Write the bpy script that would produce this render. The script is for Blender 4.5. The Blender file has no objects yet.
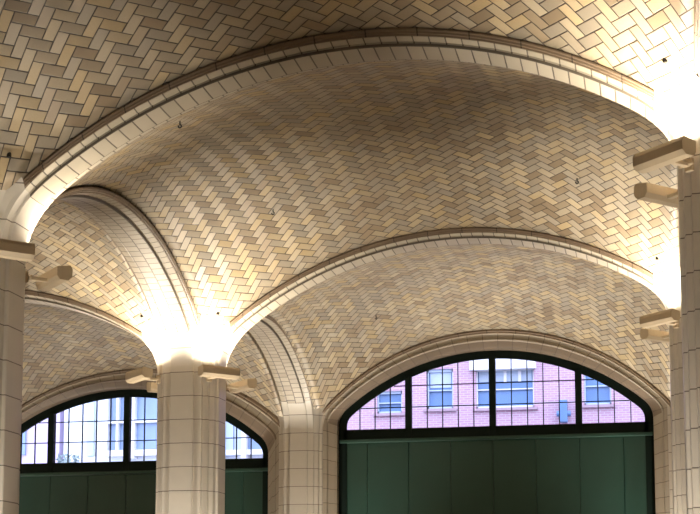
import bpy, bmesh, math, random
from mathutils import Vector
random.seed(7)
C = bpy.context.scene.collection
# ------------------------------------------------------------------ measures (metres)
W, D = 9.0, 8.52            # bay width (along the window wall) and depth
RYM = .62                  # rise across the middle of a vault, flatter than at its sides
S_ = 0.0693                 # the hall climbs towards the right
ZC = 1.6                    # eye height
ZK = 5.077 + ZC             # springing of the vault edges
RX, RY = 1.583, 1.497       # rises of the vault edges
H = 0.375                   # half width of a rib where the vault meets it
E_ = 0.445                  # length of the springer beyond the rib
YW = -0.349                 # where the vault meets the window wall
PR = 0.58                   # pier radius to its four faces
RW = 0.2                    # half width of soffit band
STEP = W * S_
AX, BY = W / 2 - H, D / 2 - H

def arc(x, a, r):
    R = (a * a + r * r) / (2 * r)
    return math.sqrt(max(R * R - x * x, 0)) - (R - r)
def shear(X): return S_ * (X - W / 2)
def edge_x(X):              # vault edge along a cross rib, continuous over the bays
    i = math.floor(X / W); xl = X - W * (i + .5)
    return ZK + shear(X) + arc(max(-AX, min(AX, xl)), AX, RX)
def edge_y(X, yl): return ZK + shear(X) + arc(max(-BY, min(BY, yl)), BY, RY)
def wall_edge(i, xl):       # vault edge on the window wall
    if i == 0: return ZK - .406 + arc(xl, AX, 1.94) + .006 * xl
    return ZK - .406 + i * STEP + .2 + arc(xl, AX, 1.74) + S_ * xl
def vault_z(i, j, xl, yl, ylo, yhi):
    t = (yl - ylo) / (yhi - ylo); s = (xl + AX) / (2 * AX)
    X0 = W * (i + .5)
    def near(x): return ZK + shear(X0 + x) + arc(x, AX, RX)
    def far(x): return wall_edge(i, x) if j == 0 else near(x)
    def side(sx, y, tt):
        base = ZK + shear(X0 + sx)
        return base + arc(y, BY, RY) + tt * (far(sx) - base)
    bump = arc(-BY + t * 2 * BY, BY, RYM + (RY - RYM) * (xl / AX) ** 2) - arc(-BY + t * 2 * BY, BY, RY)
    yy = -BY + t * 2 * BY
    Lc = (1 - t) * near(xl) + t * far(xl)
    Ld = (1 - s) * side(-AX, yy, t) + s * side(AX, yy, t)
    B = (1-s)*(1-t)*near(-AX) + s*(1-t)*near(AX) + (1-s)*t*far(-AX) + s*t*far(AX)
    return Lc + Ld - B + bump

# ------------------------------------------------------------------ helpers
def tag(o, label=None, cat=None, group=None, kind=None):
    if label: o['label'] = label
    if cat: o['category'] = cat
    if group: o['group'] = group
    if kind: o['kind'] = kind
    return o
def empty(name, loc=(0, 0, 0), rz=0):
    o = bpy.data.objects.new(name, None); C.objects.link(o)
    o.location = loc; o.rotation_euler = (0, 0, rz); o.empty_display_size = .2
    return o
def mesh(name, verts, faces, mat, parent=None, uvs=None, smooth=False, loc=None):
    me = bpy.data.meshes.new(name); me.from_pydata([tuple(v) for v in verts], [], faces)
    if uvs is not None:
        ul = me.uv_layers.new(name='UVMap')
        for l in me.loops: ul.data[l.index].uv = uvs[l.vertex_index]
    me.materials.append(mat)
    for p in me.polygons: p.use_smooth = smooth
    me.update()
    o = bpy.data.objects.new(name, me); C.objects.link(o)
    if parent: o.parent = parent
    if loc: o.location = loc
    return o
class MB:
    def __init__(s): s.v = []; s.f = []
    def box(s, x0, x1, y0, y1, z0, z1):
        n = len(s.v)
        s.v += [(x, y, z) for z in (z0, z1) for y in (y0, y1) for x in (x0, x1)]
        s.f += [tuple(n + k for k in q) for q in ((0,2,3,1),(4,5,7,6),(0,1,5,4),(2,6,7,3),(0,4,6,2),(1,3,7,5))]
        return s
    def prism(s, pts, y0, y1):      # polygon given in (x, z), extruded in y
        n = len(s.v); m = len(pts)
        s.v += [(x, y0, z) for x, z in pts] + [(x, y1, z) for x, z in pts]
        s.f += [tuple(range(n, n + m)), tuple(range(n + 2*m - 1, n + m - 1, -1))]
        s.f += [(n + k, n + m + k, n + m + (k+1) % m, n + (k+1) % m) for k in range(m)]
        return s
    def tube(s, p0, p1, r, n=10):
        p0, p1 = Vector(p0), Vector(p1); d = (p1 - p0).normalized()
        a = d.orthogonal().normalized(); b = d.cross(a); k = len(s.v)
        for p in (p0, p1):
            for q in range(n):
                t = 2 * math.pi * q / n
                s.v.append(tuple(p + a * r * math.cos(t) + b * r * math.sin(t)))
        s.f += [tuple(range(k + n - 1, k - 1, -1)), tuple(range(k + n, k + 2*n))]
        s.f += [(k + q, k + (q+1) % n, k + n + (q+1) % n, k + n + q) for q in range(n)]
        return s
    def build(s, name, mat, parent=None, bevel=0, loc=None):
        o = mesh(name, s.v, s.f, mat, parent, loc=loc)
        bm = bmesh.new(); bm.from_mesh(o.data); bmesh.ops.recalc_face_normals(bm, faces=bm.faces)
        bm.to_mesh(o.data); bm.free()
        if bevel:
            m = o.modifiers.new('bevel', 'BEVEL'); m.width = bevel; m.segments = 2; m.limit_method = 'ANGLE'
        return o

# ------------------------------------------------------------------ materials
class NT:
    def __init__(s, name):
        s.m = bpy.data.materials.new(name); s.m.use_nodes = True; s.n = s.m.node_tree; s.n.nodes.clear()
        s.out = s.n.nodes.new('ShaderNodeOutputMaterial'); s.b = s.n.nodes.new('ShaderNodeBsdfPrincipled')
        s.n.links.new(s.b.outputs[0], s.out.inputs[0])
    def set(s, node, k, v):
        if v is None: return
        i = node.inputs[k]
        if isinstance(v, bpy.types.NodeSocket): s.n.links.new(v, i)
        else: i.default_value = v
    def math(s, op, a, b=None, c=None):
        n = s.n.nodes.new('ShaderNodeMath'); n.operation = op
        s.set(n, 0, a); s.set(n, 1, b); s.set(n, 2, c); return n.outputs[0]
    def mixf(s, f, a, b):
        n = s.n.nodes.new('ShaderNodeMix'); s.set(n, 0, f); s.set(n, 2, a); s.set(n, 3, b); return n.outputs[0]
    def mixc(s, f, a, b, mode='MIX'):
        n = s.n.nodes.new('ShaderNodeMix'); n.data_type = 'RGBA'; n.blend_type = mode
        s.set(n, 0, f); s.set(n, 6, a); s.set(n, 7, b); return n.outputs[2]
    def node(s, t, **kw):
        n = s.n.nodes.new(t)
        for k, v in kw.items(): s.set(n, k, v)
        return n
    def ramp(s, f, stops, interp='LINEAR'):
        n = s.n.nodes.new('ShaderNodeValToRGB'); n.color_ramp.interpolation = interp
        e = n.color_ramp.elements
        while len(e) < len(stops): e.new(0.5)
        for k, (p, c) in enumerate(stops): e[k].position = p; e[k].color = (*c, 1)
        s.set(n, 0, f); return n.outputs[0]
def rgb(*c): return (*c, 1)

def herringbone(name, unit=.152, gap=.058):
    t = NT(name)
    uv = t.node('ShaderNodeUVMap').outputs[0]
    sp = t.node('ShaderNodeSeparateXYZ', Vector=uv)
    k = 1 / (unit * math.sqrt(2))
    # the pattern runs diagonally to the bay
    u = t.math('MULTIPLY', t.math('ADD', sp.outputs[0], sp.outputs[1]), k)
    v = t.math('MULTIPLY', t.math('SUBTRACT', sp.outputs[1], sp.outputs[0]), k)
    i, j = t.math('FLOOR', u), t.math('FLOOR', v)
    fx, fy = t.math('SUBTRACT', u, i), t.math('SUBTRACT', v, j)
    q = t.math('FLOORED_MODULO', t.math('ADD', t.math('SUBTRACT', i, j), .5), 4.0)
    k1 = t.math('COMPARE', q, 1.5, .4); k2 = t.math('COMPARE', q, 2.5, .4)
    vert = t.math('GREATER_THAN', q, 2.0)
    lu = t.math('ADD', fx, k1); lv = t.math('ADD', fy, k2)
    idx = t.math('SUBTRACT', i, k1); idy = t.math('SUBTRACT', j, k2)
    lx = t.math('ADD', 2.0, t.math('MULTIPLY', vert, -1.0)); ly = t.math('ADD', 1.0, vert)
    d = t.math('MINIMUM', t.math('MINIMUM', lu, t.math('SUBTRACT', lx, lu)), t.math('MINIMUM', lv, t.math('SUBTRACT', ly, lv)))
    wob = t.node('ShaderNodeTexNoise', Vector=uv, Scale=6.0)
    gapw = t.math('MULTIPLY_ADD', wob.outputs[0], gap * .9, gap * .35)
    body = t.node('ShaderNodeMapRange'); body.interpolation_type = 'SMOOTHSTEP'
    t.set(body, 0, d); t.set(body, 1, t.math('MULTIPLY', gapw, .5)); t.set(body, 2, t.math('MULTIPLY', gapw, 1.5))
    idv = t.node('ShaderNodeCombineXYZ', X=idx, Y=idy, Z=vert).outputs[0]
    wn = t.node('ShaderNodeTexWhiteNoise', Vector=idv)
    # patches of similar tiles over several square metres
    patch = t.node('ShaderNodeTexNoise', Vector=uv, Scale=.55, Detail=2.0).outputs[0]
    f = t.math('ADD', t.math('MULTIPLY', wn.outputs[0], .56), t.math('MULTIPLY', patch, .44))
    col = t.ramp(f, [(0, (.185, .135, .085)), (.22, (.27, .20, .125)), (.38, (.385, .31, .21)), (.5, (.33, .29, .225)),
                     (.62, (.45, .375, .26)), (.74, (.47, .355, .19)), (.86, (.54, .48, .37)), (1, (.44, .455, .45))])
    grain = t.node('ShaderNodeTexNoise', Vector=uv, Scale=40.0, Detail=3.0).outputs[0]
    col = t.mixc(t.math('MULTIPLY', grain, .35), col, rgb(.25, .19, .12), 'MIX')
    col = t.mixc(body.outputs[0], rgb(.05, .036, .026), col)
    t.set(t.b, 'Base Color', col)
    t.set(t.b, 'Roughness', t.math('MULTIPLY_ADD', wn.outputs[0], .2, .47))
    geo = t.node('ShaderNodeNewGeometry')
    rnd = t.node('ShaderNodeVectorMath'); rnd.operation = 'MULTIPLY_ADD'
    t.set(rnd, 0, wn.outputs[1]); rnd.inputs[1].default_value = (.11, .11, .04)
    off = t.node('ShaderNodeVectorMath'); off.operation = 'ADD'
    t.set(off, 0, geo.outputs['Normal']); off.inputs[1].default_value = (-.055, -.055, -.02)
    # each tile of one direction is bedded with the same slight tilt
    lay = t.node('ShaderNodeVectorMath'); lay.operation = 'MULTIPLY_ADD'
    cv = t.node('ShaderNodeCombineXYZ', X=t.math('MULTIPLY_ADD', vert, -.20, .10), Y=t.math('MULTIPLY_ADD', vert, .20, -.10), Z=0.0)
    t.set(lay, 0, cv.outputs[0]); lay.inputs[1].default_value = (1, 1, 1); t.set(lay, 2, off.outputs[0])
    t.set(rnd, 2, lay.outputs[0])
    nm = t.node('ShaderNodeVectorMath'); nm.operation = 'NORMALIZE'; t.set(nm, 0, rnd.outputs[0])
    bp = t.node('ShaderNodeBump', Strength=.7, Distance=.012, Height=body.outputs[0], Normal=nm.outputs[0])
    t.set(t.b, 'Normal', bp.outputs[0])
    return t.m

def jointed(name, c1, c2, joint, bw, rh, mortar=.006, rough=.45, offset=.5, grain=.25):
    t = NT(name)
    uv = t.node('ShaderNodeUVMap').outputs[0]
    b = t.node('ShaderNodeTexBrick', Vector=uv, Color1=rgb(*c1), Color2=rgb(*c2), Mortar=rgb(*joint), Scale=1.0)
    b.inputs['Mortar Size'].default_value = mortar; b.inputs['Mortar Smooth'].default_value = .1
    b.inputs['Brick Width'].default_value = bw; b.inputs['Row Height'].default_value = rh; b.offset = offset
    g = t.node('ShaderNodeTexNoise', Vector=t.node('ShaderNodeTexCoord').outputs['Object'], Scale=5.0, Detail=6.0)
    col = t.mixc(t.math('MULTIPLY', g.outputs[0], grain), b.outputs[0], rgb(*[x * .6 for x in c1]))
    t.set(t.b, 'Base Color', col); t.set(t.b, 'Roughness', rough)
    bp = t.node('ShaderNodeBump', Strength=.5, Distance=.01, Height=t.math('SUBTRACT', 1.0, b.outputs[1]))
    t.set(t.b, 'Normal', bp.outputs[0])
    return t.m
def plain(name, c, rough=.5, metal=0, var=.15, scale=6, c2=None):
    t = NT(name)
    g = t.node('ShaderNodeTexNoise', Vector=t.node('ShaderNodeTexCoord').outputs['Object'], Scale=float(scale), Detail=4.0)
    c2 = c2 or [x * (1 - 2 * var) for x in c]
    t.set(t.b, 'Base Color', t.mixc(g.outputs[0], rgb(*c), rgb(*c2)))
    t.set(t.b, 'Roughness', rough); t.set(t.b, 'Metallic', metal)
    return t.m
def glassy(name, tint, gloss=.05, refl=.12):
    t = NT(name)
    tr = t.node('ShaderNodeBsdfTransparent', Color=rgb(*tint)); gl = t.node('ShaderNodeBsdfGlossy', Roughness=gloss)
    lw = t.node('ShaderNodeLayerWeight', Blend=refl)
    mx = t.node('ShaderNodeMixShader'); t.set(mx, 0, lw.outputs[0]); t.set(mx, 1, tr.outputs[0]); t.set(mx, 2, gl.outputs[0])
    t.n.links.new(mx.outputs[0], t.out.inputs[0])
    return t.m
def glow(name, c, st):
    t = NT(name); t.set(t.b, 'Base Color', rgb(*c)); t.set(t.b, 'Emission Color', rgb(*c)); t.set(t.b, 'Emission Strength', st)
    return t.m

M_VAULT = herringbone('herringbone_tile')
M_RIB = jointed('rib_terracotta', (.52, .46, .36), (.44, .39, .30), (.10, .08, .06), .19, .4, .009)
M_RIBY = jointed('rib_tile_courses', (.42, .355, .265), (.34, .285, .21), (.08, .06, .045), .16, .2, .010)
M_PIER = jointed('pier_terracotta', (.58, .53, .45), (.55, .50, .42), (.12, .09, .07), .42, 3.3, .007, rough=.38, offset=0)
M_MOULD = jointed('brown_moulding', (.25, .185, .125), (.21, .15, .10), (.06, .045, .03), .60, 2.0, .008, rough=.4)
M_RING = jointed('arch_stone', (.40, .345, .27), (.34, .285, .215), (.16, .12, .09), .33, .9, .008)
M_RING_SHADED = jointed('shaded_brown_arch_stone', (.23, .175, .125), (.185, .14, .10), (.13, .10, .08), .33, .9, .008)  # brown stone with the unlit look of the left arch put into its colour
M_GREEN = plain('dark_green_paint', (.003, .010, .007), .6, var=.1, scale=2)
M_GREEN.node_tree.nodes['Principled BSDF'].inputs['Specular IOR Level'].default_value = .15
M_GREEN2 = plain('green_paint_panel', (.011, .052, .036), .5, var=.15, scale=1.5)
M_BRONZE = plain('tan_painted_metal', (.50, .395, .26), .45, .0, .08, 8)
M_GLASS = glassy('window_glass', (.93, .92, 1.0))
M_BLACK = plain('black_iron', (.012, .011, .01), .5)
M_LAMP = glow('lamp_lens', (1, .93, .80), 6)
M_FLOOR = plain('floor_stone', (.60, .56, .50), .5, var=.15, scale=3)
M_PLASTER = plain('wall_plaster', (.48, .45, .40), .8, var=.06, scale=2)

# ------------------------------------------------------------------ grid and lists
COLS, ROWS = (-1, 0, 1, 2), (0, 1, 2, 3, 4)
def pos(i, j): return W * i, -D * j

# ------------------------------------------------------------------ vaults
VN = {(0, 0): 'vault of herringbone tile above the arched window before the brick building',
      (0, 1): 'large middle vault of herringbone tile between the two wide ribs',
      (0, 2): 'nearest vault of large herringbone tiles across the top of the picture',
      (-1, 0): 'dim vault before the left arched window, behind the left pier',
      (-1, 1): 'lit vault of tile left of the central pier, beyond the side rib'}
def yrange(j):
    return (-D * (j + 1) + H, YW if j == 0 else -D * j - H)
def make_vault(i, j):
    n = 44; y0, y1 = yrange(j); X0 = W * (i + .5); Y0 = (y0 + y1) / 2; hy = (y1 - y0) / 2
    Rx = (AX**2 + RX**2) / (2 * RX); Ry = (BY**2 + RY**2) / (2 * RY)
    V, U, F = [], [], []
    for b in range(n + 1):
        for a in range(n + 1):
            xl = -AX + 2 * AX * a / n; yl = -hy + 2 * hy * b / n
            z = vault_z(i, j, xl, yl, -hy, hy)
            V.append((xl, yl, z)); U.append((Rx * math.asin(xl / Rx) + 50 + i * 3, Ry * math.asin(max(-1, min(1, yl / Ry))) + 50 + j * 2.3))
    m = (n + 1) ** 2
    V += [(x, y, z + .25) for x, y, z in V]; U += U[:]
    for b in range(n):
        for a in range(n):
            k = b * (n + 1) + a
            F.append((k, k + n + 1, k + n + 2, k + 1)); F.append((m + k, m + k + 1, m + k + n + 2, m + k + n + 1))
    rim = [a for a in range(n + 1)] + [(b) * (n + 1) + n for b in range(1, n + 1)] + [n * (n + 1) + a for a in range(n - 1, -1, -1)] + [b * (n + 1) for b in range(n - 1, 0, -1)]
    for q in range(len(rim)):
        a, b = rim[q], rim[(q + 1) % len(rim)]; F.append((a, b, m + b, m + a))
    o = mesh('ceiling', V, F, M_VAULT, uvs=U, smooth=True, loc=(X0, Y0, 0))
    for p in o.data.polygons[2 * n * n:]: p.use_smooth = False
    tag(o, VN.get((i, j), 'herringbone tile vault outside the view'), None, None, 'structure'); return o
for i in (-1, 0, 1):
    for j in (0, 1, 2, 3): make_vault(i, j)

# ------------------------------------------------------------------ soffit curve with its turned-in haunch
XF = 1.15                                           # end of the haunch
def bez(p, t):
    a = (1-t)**3; b = 3*(1-t)**2*t; c = 3*(1-t)*t*t; d = t**3
    return tuple(a*p[0][k] + b*p[1][k] + c*p[2][k] + d*p[3][k] for k in range(len(p[0])))
def haunch(edge):                                   # edge(r) : vault edge height at distance r from the pier axis
    e1 = edge(XF) - .13; sl = (edge(XF + .05) - edge(XF - .05)) / .1
    tz = e1 - sl * (XF - PR)
    return ((PR, tz - .50), (PR, tz - .08), (PR + .22, tz + .22 * sl + .0), (XF, e1))
def soffit(edge, r):
    if r >= XF: return edge(r) - .13
    p = haunch(edge); lo, hi = 0., 1.
    for _ in range(30):
        m = (lo + hi) / 2
        if bez(p, m)[0] < r: lo = m
        else: hi = m
    return bez(p, lo)[1]
R0 = H + E_                                          # springer ends, rib begins

# ------------------------------------------------------------------ ribs
def rib_section():
    h = [(.2, 'S', 0), (.206, 'S', .01), (.212, 'S', .062), (.225, 'S', .064), (.229, 'S', .044), (.245, 'S', .040), (.352, 'S', .054)]
    return [(-a, k, b) for a, k, b in h[::-1]] + [(0, 'S', -.003)] + h
def make_rib(label, along, c, a0, a1, edgeA, edge_abs, loc, group):
    """along 'x' or 'y'; c = fixed coordinate, from a0 to a1 (pier axes); edge_abs(a) height of vault edge"""
    root = empty('arch_rib', loc); tag(root, label, 'arch', group)
    n = 72; L = a1 - a0
    st = [a0 + R0 + (L - 2 * R0) * (.5 - .5 * math.cos(math.pi * k / n)) for k in range(n + 1)]
    def sz(a):
        d0, d1 = a - a0, a1 - a
        if d0 < XF: return soffit(lambda r: edge_abs(a0 + r), d0)
        if d1 < XF: return soffit(lambda r: edge_abs(a1 - r), d1)
        return edge_abs(a) - .13
    def P(a, l, z):
        return ((a - loc[0], c + l - loc[1], z - loc[2]) if along == 'x' else (c + l - loc[0], a - loc[1], z - loc[2]))
    def sweep(name, sec, mat, closed=False, shift=0):
        V, U, F = [], [], []; s = 0; prev = None
        for a in st:
            z = sz(a); e = edge_abs(a)
            if prev: s += math.hypot(a - prev[0], e - prev[1])
            prev = (a, e); dv = 0; pl = None
            for l, k, o in sec:
                zz = (z if k == 'S' else e) + o
                q = (l, zz)
                if pl: dv += math.hypot(q[0] - pl[0], q[1] - pl[1])
                pl = q
                V.append(P(a, l, zz)); U.append((s, l + 10.2))
        m = len(sec)
        for k in range(n):
            for q in range(m if closed else m - 1):
                F.append((k*m + q, k*m + (q+1) % m, (k+1)*m + (q+1) % m, (k+1)*m + q))
        if closed: F += [tuple(range(m - 1, -1, -1)), tuple(n*m + q for q in range(m))]
        if along == 'y': F = [tuple(reversed(f)) for f in F]
        return mesh(name, V, F, mat, root, uvs=U)
    body = rib_section() + [(.352, 'E', .18), (-.352, 'E', .18)]
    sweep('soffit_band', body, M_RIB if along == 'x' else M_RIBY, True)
    for s in (-1, 1):
        sec = [(.350*s, 'E', -.052), (.354*s, 'E', -.072), (.366*s, 'E', -.072), (.370*s, 'E', -.045), (.375*s, 'E', -.045), (.379*s, 'E', -.058), (.392*s, 'E', -.052), (.394*s, 'E', -.024), (.398*s, 'E', -.024), (.402*s, 'E', -.032), (.412*s, 'E', -.022), (.412*s, 'E', .0), (.396*s, 'E', .014), (.36*s, 'E', .03)]
        if s < 0: sec = sec[::-1]
        sweep('moulding', sec, M_MOULD, True)
    return root
RIBX = {(0, 1): 'wide cross rib from the central pier to the right, over the arched window vault',
        (0, 2): 'nearest and widest cross rib sweeping over the top of the picture',
        (-1, 1): 'low cross rib running left from the central pier over the dim vault'}
RIBY = {(0, 1): 'foreshortened rib from the left foreground pier back to the central pier',
        (0, 0): 'foreshortened rib from the central pier back to the window wall'}
for j in (1, 2, 3):
    for i in (-1, 0, 1):
        X0, X1 = W * i, W * (i + 1); Yc = -D * j
        f = (lambda X, i=i: ZK + shear(X) + arc(max(-AX, min(AX, X - W * (i + .5))), AX, RX))
        make_rib(RIBX.get((i, j), 'cross rib outside the view'), 'x', Yc, X0, X1, None, f, ((X0 + X1) / 2, Yc, ZK), 'ribs under the vaults')
for i in (0, 1):
    for j in (0, 1, 2):
        Y1, Y0 = -D * j, -D * (j + 1); Xc = W * i
        f = (lambda Y, i=i, Y0=Y0: ZK + shear(W * i) + arc(max(-BY, min(BY, Y - Y0 - D / 2)), BY, RY))
        if i == 1 and j == 0: lab = 'rib from the right middle pier back to the window wall'
        elif i == 1 and j == 1: lab = 'rib at the right edge joining the two right-hand piers'
        else: lab = RIBY.get((i, j), 'rib outside the view, over the camera')
        make_rib(lab, 'y', Xc, Y0, Y1, None, f, (Xc, (Y0 + Y1) / 2, ZK), 'ribs under the vaults')

# ------------------------------------------------------------------ piers
def pier_profile():
    """points of one quadrant sector turned into the full ring: (kind, arm, r, l)"""
    pts = []
    for k in range(4):
        for l, r in ((-.352, .525), (-.22, .535), (-.215, .57), (-.2, PR), (-.1, PR), (0, PR), (.1, PR), (.2, PR), (.215, .57), (.22, .535), (.352, .525)):
            pts.append(('arm', k, r, l))
        for a, b in ((.46, .362), (.452, .40), (.452, .452), (.40, .452), (.362, .46)):
            pts.append(('cor', k, a, b))
    return pts
def rot(k, r, l):
    return ((r, l), (-l, r), (-r, -l), (l, -r))[k]
CORNER_END = {0: (R0 - .0, .378), 1: (R0 - .02, .46), 2: (.62, .62), 3: (.46, R0 - .02), 4: (.378, R0 - .0)}
def make_pier(i, j, label, group='clustered piers carrying the vaults'):
    X, Y = pos(i, j); root = empty('clustered_pier', (X, Y, 0)); tag(root, label, 'pier', group)
    prof = pier_profile(); m = len(prof)
    def arm_edge(k):
        if k == 0: return lambda r: ZK + shear(X + r) + arc(min(AX, r - W/2), AX, RX)
        if k == 2: return lambda r: ZK + shear(X - r) + arc(min(AX, r - W/2), AX, RX)
        return lambda r: ZK + shear(X) + arc(max(-BY, r - D/2), BY, RY)
    def vz(dx, dy):      # the vault corner above
        ax = abs(dx) - W/2; ay = abs(dy) - D/2
        return ZK + shear(X + dx) + arc(max(-AX, ax), AX, RX) + arc(max(-BY, ay), BY, RY)
    zb = ZK + shear(X) - .78
    # shaft
    us = []; u = 0; last = None
    plan = [rot(k, r, l) for (_, k, r, l) in prof]
    for q in plan + [plan[0]]:
        if last: u += math.hypot(q[0]-last[0], q[1]-last[1])
        us.append(u); last = q
    V, U, F = [], [], []
    zs = [0, zb * .5, zb]
    for z in zs:
        for q in range(m + 1):
            p = plan[q % m]; V.append((p[0], p[1], z)); U.append((z - zb + 40.0, us[q] + .05))
    for a in range(len(zs) - 1):
        for q in range(m): F.append((a*(m+1)+q, a*(m+1)+q+1, (a+1)*(m+1)+q+1, (a+1)*(m+1)+q))
    mesh('shaft', V, F, M_PIER, root, uvs=U)
    # base plinth
    b = MB(); b.box(-.72, .72, -.72, .72, 0, .35); b.box(-.66, .66, -.66, .66, .35, .5); b.build('plinth', M_PIER, root, .02)
    # springer
    n = 14; V, U, F = [], [], []
    cols = []
    for (kind, k, r, l) in prof:
        if kind == 'arm':
            e = arm_edge(k); hp = haunch(e)
            lo, hi = 0., 1.
            for _ in range(30):
                mm = (lo + hi) / 2
                if bez(hp, mm)[0] < R0: lo = mm
                else: hi = mm
            t1 = lo; nn = {.352: .052, .22: .045, .215: .03, .2: 0, .1: 0, 0: 0}[abs(l)]
            col = []
            for q in range(n + 1):
                t = t1 * q / n; x, z = bez(hp, t); w = q / n
                if q == 0: z = zb
                x2 = x + (r - PR) * (1 - w); zz = z + nn * w
                dx, dy = rot(k, x2, l); col.append((dx, dy, zz))
        else:
            idx = [c for c in range(5)]
            ci = {(.46, .362): 0, (.452, .40): 1, (.452, .452): 2, (.40, .452): 3, (.362, .46): 4}[(r, l)]
            ex, ey = CORNER_END[ci]
            p0 = rot(k, r, l); p3 = rot(k, ex, ey); z3 = vz(*p3) + (.0 if ci in (0, 4) else .01)
            if ci in (0, 4): z3 -= .06
            else: z3 += .02
            dx, dy = p3[0] - p0[0], p3[1] - p0[1]; dl = math.hypot(dx, dy)
            zt = z3 - dl * .95
            P = ((p0[0], p0[1], zb), (p0[0], p0[1], max(zt, zb + .3)), (p0[0] + dx*.45, p0[1] + dy*.45, z3 - dl*.55*.95), (p3[0], p3[1], z3))
            col = [bez(P, q / n) for q in range(n + 1)]
        cols.append(col)
    for q in range(n + 1):
        for c in range(m + 1):
            V.append(cols[c % m][q]); U.append((cols[c % m][q][2] - zb + 40.0, us[c] + .05))
    for q in range(n):
        for c in range(m): F.append((q*(m+1)+c, q*(m+1)+c+1, (q+1)*(m+1)+c+1, (q+1)*(m+1)+c))
    mesh('springer', V, F, M_PIER, root, uvs=U)
    return root
PL_ = {(0, 2): 'thick tan pier cut by the left edge of the picture', (0, 1): 'free-standing central pier between the two arched windows',
       (1, 2): 'nearest right-hand pier cut by the right edge of the picture', (1, 1): 'right-hand middle pier partly behind the nearest right pier',
       (0, 0): 'wall pier between the left and right arched windows', (1, 0): 'wall pier at the right end of the window wall, brightly lit'}
for i in COLS:
    for j in (0, 1, 2, 3):
        make_pier(i, j, PL_.get((i, j), 'pier outside the view'))

# ------------------------------------------------------------------ window wall
def intrados(i, off=0.):        # list of (xl, z) from left jamb foot to right jamb foot, offset inward
    dz = i * STEP; zc = 6.21 + ZC; Rr = 5.31
    hw = 3.66
    # arc meets jamb through a fillet
    pts = []
    rf = .55                    # fillet radius
    # centre of main arc (0, zc-Rr); fillet centre at (hw-rf, zf) with distance Rr-rf
    xf = hw - rf; zf = (zc - Rr) + math.sqrt((Rr - rf)**2 - xf**2)
    ang = math.atan2(xf, zf - (zc - Rr))          # from vertical
    half = []
    for k in range(25):
        t = ang * k / 24; half.append(((Rr - off) * math.sin(t), zc - Rr + (Rr - off) * math.cos(t)))
    for k in range(1, 9):
        t = ang + (math.pi / 2 - ang) * k / 8; half.append((xf + (rf - off) * math.sin(t), zf + (rf - off) * math.cos(t)))
    right = half
    left = [(-x, z) for x, z in half[:0:-1]]
    full = left + right
    return [(x, z + dz) for x, z in full], zf + dz
def wall_curve(i, m):           # same count of points along the vault edge
    out = []
    for k in range(m):
        # slightly more than the arc so the moulding turns down at its ends
        t = -1 + 2 * k / (m - 1); xl = AX * math.sin(t * math.pi / 2 * .999) if False else AX * t
        out.append((xl, wall_edge(i, xl)))
    return out
def make_surround(i, name, label):
    I, zf = intrados(i); X0 = W * (i + .5); m = len(I)
    # match by horizontal fraction
    Vc = []
    for x, z in I:
        xl = x / 3.66 * AX
        Vc.append((xl, wall_edge(i, xl)))
    I = [(I[0][0], 0), (I[0][0], zf * .6)] + I + [(I[-1][0], zf * .6), (I[-1][0], 0)]
    Vc = [(-AX, 0), (-AX, zf * .6)] + Vc + [(AX, zf * .6), (AX, 0)]
    sec = [(1.12, YW - .03), (.99, YW - .045), (.93, YW - .05), (.90, YW - .035), (.885, YW - .02), (.83, YW - .025), (.80, YW + .0),
           (.76, YW + .03), (.52, YW + .045), (.47, YW + .03), (.43, YW + .04), (.40, YW + .08), (.12, YW + .15), (.0, YW + .19), (0, .30), (1.12, .30)]
    V, U, F = [], [], []; s = 0
    for k, (a, b) in enumerate(zip(I, Vc)):
        if k: s += math.hypot(a[0] - I[k-1][0], a[1] - I[k-1][1])
        for f, y in sec:
            V.append((a[0] + (b[0] - a[0]) * f, y, a[1] + (b[1] - a[1]) * f)); U.append((s + .2, 40 + f * .4 + (y - YW) * .3))
    n = len(sec)
    for k in range(len(I) - 1):
        for q in range(n): F.append((k*n + q, (k+1)*n + q, (k+1)*n + (q+1) % n, k*n + (q+1) % n))
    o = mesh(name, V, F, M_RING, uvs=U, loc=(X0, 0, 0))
    o.data.materials.append(M_MOULD); o.data.materials.append(M_RING_SHADED)
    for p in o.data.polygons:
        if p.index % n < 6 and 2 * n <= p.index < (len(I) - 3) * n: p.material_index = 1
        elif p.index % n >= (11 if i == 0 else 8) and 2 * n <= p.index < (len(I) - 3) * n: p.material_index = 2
    tag(o, label, None, None, 'structure')
    # masonry above the opening
    pts = [(x, z) for x, z in intrados(i)[0]]
    b = MB(); n0 = len(pts); top = 10.5
    vs = []; fs = []
    for y in (.28, .6):
        for x, z in pts: vs.append((x, y, z)); vs.append((x, y, top))
    for k in range(n0 - 1):
        a = 2 * k; fs.append((a, a+2, a+3, a+1)); c = 2*n0 + a; fs.append((c, c+1, c+3, c+2)); fs.append((a, c, c+2, a+2))
    return o, (vs, fs)
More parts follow.
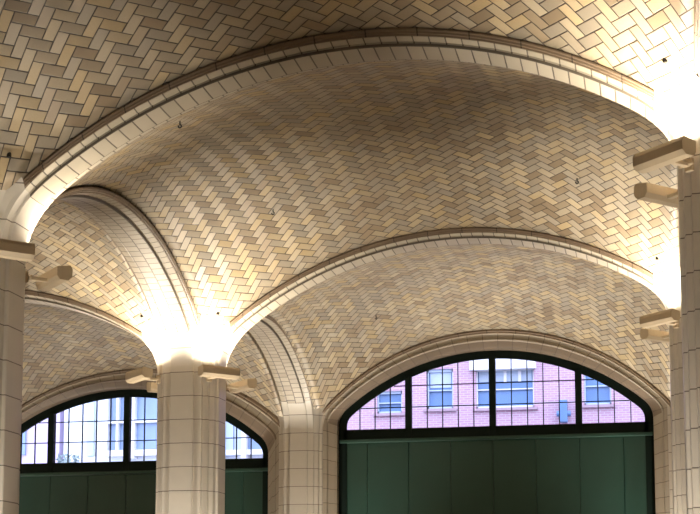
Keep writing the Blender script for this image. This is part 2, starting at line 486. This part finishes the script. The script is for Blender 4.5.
def make_window(i, name, label):
    X0 = W * (i + .5); dz = i * STEP
    root = empty(name, (X0, .05, 0)); tag(root, label, None, None, 'structure')
    I, zf = intrados(i); G, _ = intrados(i, .19)
    I = [(I[0][0], 0)] + I + [(I[-1][0], 0)]; G = [(G[0][0], 0)] + G + [(G[-1][0], 0)]
    V, F = [], []
    for a, g in zip(I, G):
        for (p, y) in ((a, 0), (g, 0), (g, .05), (((g[0]*.85+a[0]*.15), (g[1]*.85+a[1]*.15)), .16), (a, .16)): V.append((p[0], y, p[1]))
    for k in range(len(I) - 1):
        for q in range(5): F.append((k*5+q, (k+1)*5+q, (k+1)*5+(q+1) % 5, k*5+(q+1) % 5))
    mesh('frame', V, F, M_GREEN, root)
    def top(x):
        for (a, b) in zip(G, G[1:]):
            if min(a[0], b[0]) <= x <= max(a[0], b[0]) and abs(b[0]-a[0]) > 1e-6:
                return a[1] + (b[1]-a[1]) * (x-a[0]) / (b[0]-a[0])
        return 4.5 + ZC + dz
    sill = 4.43 + ZC + dz
    for mx in (-1.985, 0, 1.985):
        b = MB(); b.box(mx - .075, mx + .075, -.03, .14, sill - .3, top(mx) + .05); b.build('mullion', M_GREEN, root, .008)
    b = MB()
    for x0, x1, n in ((-1.91, -.075, 5), (.075, 1.91, 5)):
        for k in range(1, n):
            x = x0 + (x1 - x0) * k / n; b.box(x - .011, x + .011, .04, .08, sill - .02, top(x) + .02)
    for s in (-1, 1):
        for k in range(1, 4):
            x = s * (2.06 + .367 * k); b.box(x - .011, x + .011, .04, .08, sill - .02, top(x) + .02)
    for z, dx in ((sill + .51, 0), (sill + 1.02, 0)):
        xs = [x for x in [q * .02 for q in range(-190, 191)] if abs(x) < 3.47 and top(x) > z]
        if xs: b.box(xs[0], xs[-1], .045, .075, z - .011, z + .011)
    b.build('glazing_bars', M_GREEN, root)
    gp = [(x, z) for x, z in intrados(i, .17)[0]]
    gp = [(gp[0][0], sill - .05)] + gp + [(gp[-1][0], sill - .05)]
    b = MB(); b.prism(gp, .056, .062); b.build('glass_pane', M_GLASS, root)
    b = MB(); b.box(-3.55, 3.55, .0, .15, sill - .24, sill); b.build('transom', M_GREEN, root, .01)
    b = MB(); b.box(-3.64, 3.64, -.08, .12, sill - .32, sill - .245); b.build('rail', M_GREEN2, root, .01)
    # panelled infill under the rail
    xs = [-3.64, -2.98, -1.985, -.99, 0, .99, 1.985, 2.98, 3.64]
    for a, c in zip(xs, xs[1:]):
        b = MB(); b.box(a + .006, c - .006, .03, .10, .05, sill - .32); b.build('panel', M_GREEN2, root, .006)
    b = MB(); b.box(-3.64, 3.64, .09, .16, .0, sill - .3); b.build('panel_backing', M_GREEN, root)
    return root
wv, wf = [], []
for i, nm in ((0, 'trim_1'), (-1, 'trim_2'), (1, 'trim_3')):
    o, (vs, fs) = make_surround(i, nm, {0: 'cream and brown stone arch around the window before the brick building',
              -1: 'brownish stone arch with shade in its colour around the left window', 1: 'stone arch outside the view'}[i])
    k = len(wv); wv += [(x + W * (i + .5), y, z) for x, y, z in vs]; wf += [tuple(q + k for q in f) for f in fs]
for X in (-9, 0, 9, 18):
    b = MB(); b.box(X - (1.4 if X < -1 else .86), X + (1.4 if X > 10 else .86), .28, .6, 0, 10.5); k = len(wv); wv += b.v; wf += [tuple(q + k for q in f) for f in b.f]
tag(mesh('wall_back', wv, wf, M_PLASTER), 'masonry of the window wall', None, None, 'structure')
make_window(0, 'window_1', 'wide segmental arched window with dark green frame before a pink brick building')
make_window(-1, 'window_2', 'left arched window with dark frame before a pale blue and white building')
make_window(1, 'window_3', 'arched window outside the view')

# ------------------------------------------------------------------ shell
YB = -D * 4
tag(MB().box(-10.4, 19.4, YB - 1.4, .6, -.2, 0).build('floor', M_FLOOR), 'stone floor of the hall', None, None, 'structure')
tag(MB().box(-10.4, -9.9, YB - .6, .6, 0, 11).build('wall_left', M_PLASTER), 'left side wall outside the view', None, None, 'structure')
tag(MB().box(18.9, 19.4, YB - .6, .6, 0, 11).build('wall_right', M_PLASTER), 'right side wall outside the view', None, None, 'structure')
tag(MB().box(-10.4, 19.4, YB - 1.4, YB - .9, 0, 11).build('wall_front', M_PLASTER), 'wall behind the camera', None, None, 'structure')

tag(MB().box(-10.4, 19.4, YB - 1.4, .6, 11, 11.3).build('ceiling', M_PLASTER), 'slab over the vaults, outside the view, added to keep sky light out', None, None, 'structure')  # unseen slab, added so no sky light leaks in past the vaults
# ------------------------------------------------------------------ uplights on the piers
def housing(L=.70):
    # eight-sided trough section in (y = outward, z)
    sec = [(-.11, .07), (-.11, -.06), (-.07, -.115), (.06, -.115), (.115, -.06), (.12, .05), (.09, .10), (.075, .10), (.095, .045), (.09, -.05), (.05, -.09), (-.06, -.09), (-.09, -.05), (-.09, .07)]
    sec = [(y * .88, z * .88) for y, z in sec]
    V, F = [], []; n = len(sec)
    for x in (-L/2, L/2):
        for y, z in sec: V.append((x, y, z))
    for q in range(n): F.append((q, (q+1) % n, n + (q+1) % n, n + q))
    out = sec[:8]
    for x0 in (-L/2, L/2):
        k = len(V)
        for dx in (-.01, .01):
            V += [(x0 + dx, y, z) for y, z in out]
        m = len(out)
        F += [tuple(range(k, k+m)), tuple(range(k+2*m-1, k+m-1, -1))] + [(k+q, k+(q+1) % m, k+m+(q+1) % m, k+m+q) for q in range(m)]
    b = MB(); b.v = V; b.f = F
    return b
POWER = .66
LCOL = (1.0, .88, .71)
def make_uplight(proto=None):
    root = empty('uplight')
    housing().build('housing', M_BRONZE, root)
    b = MB(); b.box(-.34, .34, -.085, .085, .03, .036); b.build('lens', M_LAMP, root)
    b = MB(); b.box(-.035, .035, -.36, -.09, -.075, -.03); b.box(-.05, .05, -.40, -.35, -.12, .02)
    b.tube((-.1, -.33, -.05), (.1, -.33, -.05), .022); b.build('bracket', M_BRONZE, root, .006)
    return root
def copy_tree(o, parent=None):
    c = o.copy(); C.objects.link(c)
    if parent: c.parent = parent
    for ch in o.children:
        if ch.type == 'MESH': copy_tree(ch, c)
    return c
LAB = {(0, 1): 'on the central pier', (0, 2): 'on the left foreground pier', (1, 2): 'on the nearest right-hand pier', (1, 1): 'on the right-hand middle pier'}
SIDE = {45: 'far right corner', 135: 'far left corner', 225: 'near left corner', 315: 'near right corner'}
PW = {(0, 2, 315): 1.5, (0, 2, 225): 1, (0, 3): 25, (-1, 3): 30, (-1, 2): 50, (0, 2): 90, (1, 2): 130, (0, 1, 45): 115, (0, 1, 135): 105, (0, 1): 95, (1, 1, 135): 130, (1, 1): 110, (-1, 1): 200}
proto = None
for i in COLS:
    for j in (1, 2, 3):
        X, Y = pos(i, j); zf = ZK + shear(X) - .48 - {2: .02 * (i + 1)}.get(j, .03)
        for ang in (45, 135, 225, 315):
            vis = (i, j) in LAB
            a = math.radians(ang); R_ = 1.04
            px, py = X + R_ * math.cos(a), Y + R_ * math.sin(a)
            if proto is None: proto = make_uplight(); o = proto
            else: o = copy_tree(proto)
            o.location = (px, py, zf); o.rotation_euler = (0, 0, a - math.pi / 2)
            tag(o, ('tan box uplight at the %s of the pier, %s' % (SIDE[ang], LAB[(i, j)])) if vis else 'box uplight outside the view', 'light fixture', 'uplights on the piers')
            ld = bpy.data.lights.new('uplight_lamp', 'AREA'); ld.shape = 'RECTANGLE'; ld.size = .62; ld.size_y = .14
            ld.energy = PW.get((i, j, ang), PW.get((i, j), 105)) * POWER; ld.color = LCOL; ld.spread = math.radians(132)
            lo = bpy.data.objects.new('lamp', ld); C.objects.link(lo); lo.parent = o
            lo.location = (0, 0, .05); lo.rotation_euler = (math.radians(180 + 4), 0, 0)
# floor uplights grazing the wall piers; free-standing and far-left ones are added fill
for X, Y, lab in ((0, 0, 'below the wall pier between the windows'), (9, 0, 'below the wall pier at the right end'), (0, -D, 'added as fill below the central pier'), (9, -D, 'added as fill below the right-hand middle pier'), (9, -2 * D, 'added as fill below the nearest right-hand pier'), (0, -2 * D, 'added as fill below the left foreground pier'), (-9, 0, 'added as fill below the wall pier left of the left window')):
    for s in (-1, 1):
        r = empty('floor_uplight', (X + s * (.55 if Y == 0 else .8), Y - (1.0 if Y == 0 else 1.1), 0)); tag(r, 'round floor uplight %s, on its %s side' % (lab, 'left' if s < 0 else 'right'), 'light fixture', 'floor uplights at the window wall')
        MB().tube((0, 0, 0), (0, 0, .16), .13, 20).build('housing', M_BRONZE, r)
        MB().tube((0, 0, .16), (0, 0, .168), .11, 20).build('lens', M_LAMP, r)
        ld = bpy.data.lights.new('floor_lamp', 'SPOT'); ld.energy = {(0, -1): 800, (0, 1): 2300, (9, -1): 2300, (9, 1): 2000, (-9, -1): 800, (-9, 1): 1100}[(X, s)] if Y == 0 else (1500 if Y == -D else 1100); ld.color = (1, .92, .81); ld.spot_size = math.radians(88 if Y == 0 else 70 if Y == -D else 44); ld.spot_blend = .9; ld.shadow_soft_size = .08
        lo = bpy.data.objects.new('lamp', ld); C.objects.link(lo); lo.parent = r; lo.location = (0, 0, .2); lo.rotation_euler = (math.radians(180 - (7 if Y else -4)), 0, 0)

# ------------------------------------------------------------------ small things under the vaults
exec_points = []
def hit(px, py):                # where a line of sight from the eye meets the underside of a vault
    f, yaw, pit = 1423.5, .20768, .11638
    v = Vector(((px - 350) / f, 1, -(py - 451.18) / f))
    c, s = math.cos(pit), math.sin(pit); v = Vector((v.x, v.y * c - v.z * s, v.y * s + v.z * c))
    c, s = math.cos(yaw), math.sin(yaw); v = Vector((v.x * c - v.y * s, v.x * s + v.y * c, v.z))
    p = Vector((8.0217, -32.752, ZC))
    for k in range(200, 2400):
        q = p + v * (k * .015)
        i = math.floor(q.x / W); j = math.floor(-q.y / D)
        if not 0 <= j <= 3: continue
        y0, y1 = yrange(j); xl = q.x - W * (i + .5); Y0 = (y0 + y1) / 2; hy = (y1 - y0) / 2
        if abs(xl) < AX and abs(q.y - Y0) < hy and q.z >= vault_z(i, j, xl, q.y - Y0, -hy, hy): return q
    return None
for (px, py), lab in (((273, 209), 'small iron hook left of the centre of the middle vault'), ((577, 178), 'small iron hook at the right of the middle vault'),
                      ((376, 315), 'small iron hook in the vault before the right window'), ((180, 121), 'small iron hook by the nearest rib, upper left')):
    q = hit(px, py)
    if q is None: continue
    b = MB(); b.tube((0, 0, .03), (0, 0, -.05), .009, 8)
    for k in range(8):
        t0, t1 = math.pi * 1.6 * k / 8, math.pi * 1.6 * (k + 1) / 8
        b.tube((.022 * math.sin(t0), 0, -.072 + .022 * math.cos(t0)), (.022 * math.sin(t1), 0, -.072 + .022 * math.cos(t1)), .009, 6)
    o = b.build('ceiling_hook', M_BLACK, loc=q); tag(o, lab, 'hook', 'iron hooks in the vaults')
for (px, py), lab in (((9, 155), 'black plug in the dark left part of the nearest vault'), ((665, 60), 'black plug near the right springer of the nearest vault'),
                      ((217.6, 313), 'black plug just above the central pier, right of it'), ((657, 258), 'black plug above the right-hand middle pier'), ((142, 315.5), 'black plug in the lit left vault')):
    q = hit(px, py)
    if q is None: continue
    o = MB().tube((0, 0, .04), (0, 0, -.03), .028, 14).build('ceiling_plug', M_BLACK, loc=q); tag(o, lab, 'plug', 'black plugs in the vaults')

# ------------------------------------------------------------------ outside
def brick_mat():
    t = NT('pink_brick')
    co = t.node('ShaderNodeTexCoord').outputs['Object']; sp = t.node('ShaderNodeSeparateXYZ', Vector=co)
    cv = t.node('ShaderNodeCombineXYZ', X=sp.outputs[0], Y=sp.outputs[2]).outputs[0]
    b = t.node('ShaderNodeTexBrick', Vector=cv, Color1=rgb(.50, .30, .37), Color2=rgb(.43, .25, .33), Mortar=rgb(.54, .44, .50), Scale=1.0)
    b.inputs['Brick Width'].default_value = .24; b.inputs['Row Height'].default_value = .08; b.inputs['Mortar Size'].default_value = .012
    t.set(t.b, 'Base Color', b.outputs[0]); t.set(t.b, 'Roughness', .9); return t.m
M_BRICK = brick_mat()
M_SASH = plain('white_sash', (.75, .75, .75), .6, var=.03)
M_BLUEGL = plain('blue_window_glass', (.14, .26, .48), .25, var=.12, scale=1)
M_BLUEPALE = plain('pale_blue_glass', (.27, .38, .56), .25, var=.15, scale=1)
M_BLIND = plain('pale_blind', (.50, .60, .72), .8, var=.08, scale=1)
M_PALE = plain('pale_panel', (.72, .76, .80), .7, var=.04, scale=1)
M_LILAC = plain('lilac_render', (.60, .50, .66), .9, var=.04, scale=1)
M_STREET = plain('asphalt', (.30, .30, .31), .9, var=.1, scale=1)
tag(MB().box(-60, 60, .6, 70, -.25, -.02).build('ground', M_STREET), 'street outside the windows', None, None, 'structure')
FY = 16.0
def back(px, py, Y):
    f, yaw, pit = 1423.5, .20768, .11638
    v = Vector(((px - 350) / f, 1, -(py - 451.18) / f))
    c, s = math.cos(pit), math.sin(pit); v = Vector((v.x, v.y * c - v.z * s, v.y * s + v.z * c))
    c, s = math.cos(yaw), math.sin(yaw); v = Vector((v.x * c - v.y * s, v.x * s + v.y * c, v.z))
    k = (Y + 32.752) / v.y; return 8.0217 + v.x * k, ZC + v.z * k
xl_brick = back(312, 420, FY)[0]
bb = empty('brick_building', (0, FY, 0)); tag(bb, 'pink brick building with blue sash windows seen through the right arched window', 'building')
holes = [(377, 402, 391, 413.5), (427, 453, 369, 409), (476, 534, 367.5, 408), (584, 611, 364, 405)]
hh = []
for x0, x1, y0, y1 in holes:
    a, zt = back(x0, (y0 + y1) / 2, FY)[0], back((x0 + x1) / 2, y0, FY)[1]
    c, zb = back(x1, (y0 + y1) / 2, FY)[0], back((x0 + x1) / 2, y1, FY)[1]
    hh.append((a, c, zb, zt))
xl, xr, ztop = back(312, 420, FY)[0], 30, 22
b = MB(); cur = xl
for a, c, zb, zt in hh:
    b.box(cur, a, 0, .5, 0, ztop); b.box(a, c, 0, .5, 0, zb); b.box(a, c, 0, .5, zt, ztop); cur = c
b.box(cur, xr, 0, .5, 0, ztop); b.build('brick_wall', M_BRICK, bb)
MB().box(xl, xr, .5, 8, 0, ztop).build('rear_mass', M_BRICK, bb)
for k, (a, c, zb, zt) in enumerate(hh):
    w = empty('sash_window', ((a + c) / 2, 0, zb)); w.parent = bb
    hw, hz = (c - a) / 2, zt - zb
    f = MB(); f.box(-hw, -hw + .05, .10, .2, 0, hz); f.box(hw - .05, hw, .10, .2, 0, hz); f.box(-hw, hw, .10, .2, hz - .09, hz); f.box(-hw, hw, .10, .2, 0, .09)
    nb = 4 if k == 2 else 1
    for q in range(1, nb): f.box(-hw + 2*hw*q/nb - .05, -hw + 2*hw*q/nb + .05, .10, .2, hz * .66, hz)
    f.box(-hw, hw, .11, .2, hz * .46, hz * .46 + .04)
    f.build('window_frame', M_SASH if k == 2 else M_BLIND, w)
    MB().box(-hw, hw, .22, .26, 0, hz).build('pane', M_BLUEGL, w)
    top = {0: 0, 1: .45, 2: .32, 3: 0}[k]
    if top: MB().box(-hw + .09, hw - .09, .19, .215, hz * (1 - top), hz - .09).build('blind', M_BLIND, w)
    MB().box(-hw - .12, hw + .12, -.12, .1, -.09, 0).build('sill', plain('stone_sill', (.46, .33, .38), .8), w)
# white cornice band over the wide window
x0, zt = back(470, 358, FY); x1, zb = back(536, 369, FY)
MB().box(x0, x1, -.25, .0, zb, zt).build('lintel', M_SASH, bb)
x, z = back(564, 411, FY); x2, z1 = back(564, 401, FY); z0 = back(564, 423, FY)[1]
lt = empty('wall_lantern', (x, FY - .2, z)); tag(lt, 'blue vertical wall lantern with side knobs on the brick wall', 'lantern')
MB().box(-.13, .13, -.12, .2, z0 - z, z1 - z).build('body', M_BLUEGL, lt, .02)
b = MB(); b.tube((-.24, 0, -.12), (.24, 0, -.12), .10, 12); b.build('knob', M_BLUEGL, lt)

pb = empty('pale_office_building', (0, FY + 1, 0)); tag(pb, 'pale building of white piers and blue glass seen through the left arched window', 'building')
def strip(x0, x1, y0, y1, name, mat, yo, th):
    a, zt = back(x0, (y0 + y1)/2, FY + 1)[0], back((x0+x1)/2, y0, FY + 1)[1]; c, zb = back(x1, (y0+y1)/2, FY + 1)[0], back((x0+x1)/2, y1, FY + 1)[1]
    return MB().box(a, c, yo, yo + th, zb, zt).build(name, mat, pb)
xa = back(60, 420, FY + 1)[0]; xb = back(300, 420, FY + 1)[0]
MB().box(xa, xl_brick - .1, .4, 8, 0, 22).build('wall', M_PALE, pb)
for q in ((84, 91, 380, 455), (106, 127, 392, 450), (134, 158, 392, 448), (160, 185, 392, 450), (222, 231, 380, 455), (233, 241, 380, 452), (246, 262, 392, 450), (266, 276, 400, 452)):
    strip(*q, 'window_strip', M_BLUEPALE if (q[1]-q[0]) > 12 else M_BLIND, .3, .15)
for q in ((104.5, 107, 385, 455), (127, 134, 380, 458), (115.5, 117.5, 388, 452), (241, 246, 380, 458), (196, 222, 380, 460)):
    strip(*q, 'pier', M_SASH, .05, .4)
for q in ((104, 190, 449, 455), (104, 190, 386, 392), (104, 190, 420, 422), (225, 280, 386, 392), (225, 280, 449, 454)):
    strip(*q, 'band', M_SASH, .1, .3)
lb = empty('lilac_building', (0, FY + 2, 0)); tag(lb, 'lilac rendered building at the far left behind the left window', 'building')
xc = back(60, 420, FY + 2)[0]
MB().box(-40, xc, 0, 8, 0, 20).build('wall', M_LILAC, lb)
a, zt = back(14, 425, FY + 2); c, zb = back(26, 455, FY + 2)
MB().box(a, c, -.1, .1, zb, zt).build('window_strip', M_BLUEPALE, lb)
# small street tree by the pale building
def leafmat():
    return plain('leaf_green', (.36, .46, .44), .8, var=.3, scale=4)
tr = empty('street_tree', (back(70, 452, FY - 2)[0], FY - 2, 0)); tag(tr, 'small green tree top seen low through the left window', 'tree')
zt = back(70, 446, FY - 2)[1]
MB().tube((0, 0, 0), (0, 0, zt - .6), .07, 10).build('trunk', M_BLACK, tr)
bm = bmesh.new()
for k in range(160):
    a = random.uniform(0, 6.283); r = .42 * math.sqrt(random.random()); z = zt - .5 + random.uniform(-.9, .2) * (1 - r * .5)
    p = Vector((r * math.cos(a), r * math.sin(a), z)); d = Vector((random.uniform(-1, 1), random.uniform(-1, 1), random.uniform(-1, 1))).normalized() * .11; e = d.orthogonal().normalized() * .06
    vs = [bm.verts.new(p + q) for q in (d, e, -d, -e)]; bm.faces.new(vs)
me = bpy.data.meshes.new('foliage'); bm.to_mesh(me); bm.free(); me.materials.append(leafmat())
fo = bpy.data.objects.new('foliage', me); C.objects.link(fo); fo.parent = tr

# ------------------------------------------------------------------ daylight, camera
wd = bpy.data.worlds.new('sky'); bpy.context.scene.world = wd; wd.use_nodes = True
bg = wd.node_tree.nodes['Background']; bg.inputs[0].default_value = (.72, .82, 1.0, 1); bg.inputs[1].default_value = 5.0
cd = bpy.data.cameras.new('camera'); co = bpy.data.objects.new('camera', cd); C.objects.link(co)
co.location = (8.0217, -32.752, ZC); co.rotation_euler = (math.pi / 2 + .11638, 0, .20768)
cd.sensor_fit = 'HORIZONTAL'; cd.sensor_width = 36; cd.lens = 1423.5 / 700 * 36; cd.shift_y = 194.18 / 700; cd.clip_end = 300
bpy.context.scene.camera = co
vs = bpy.context.scene.view_settings
vs.view_transform = 'Standard'; vs.look = 'None'; vs.exposure = 0.0; vs.gamma = 1; vs.use_curve_mapping = False
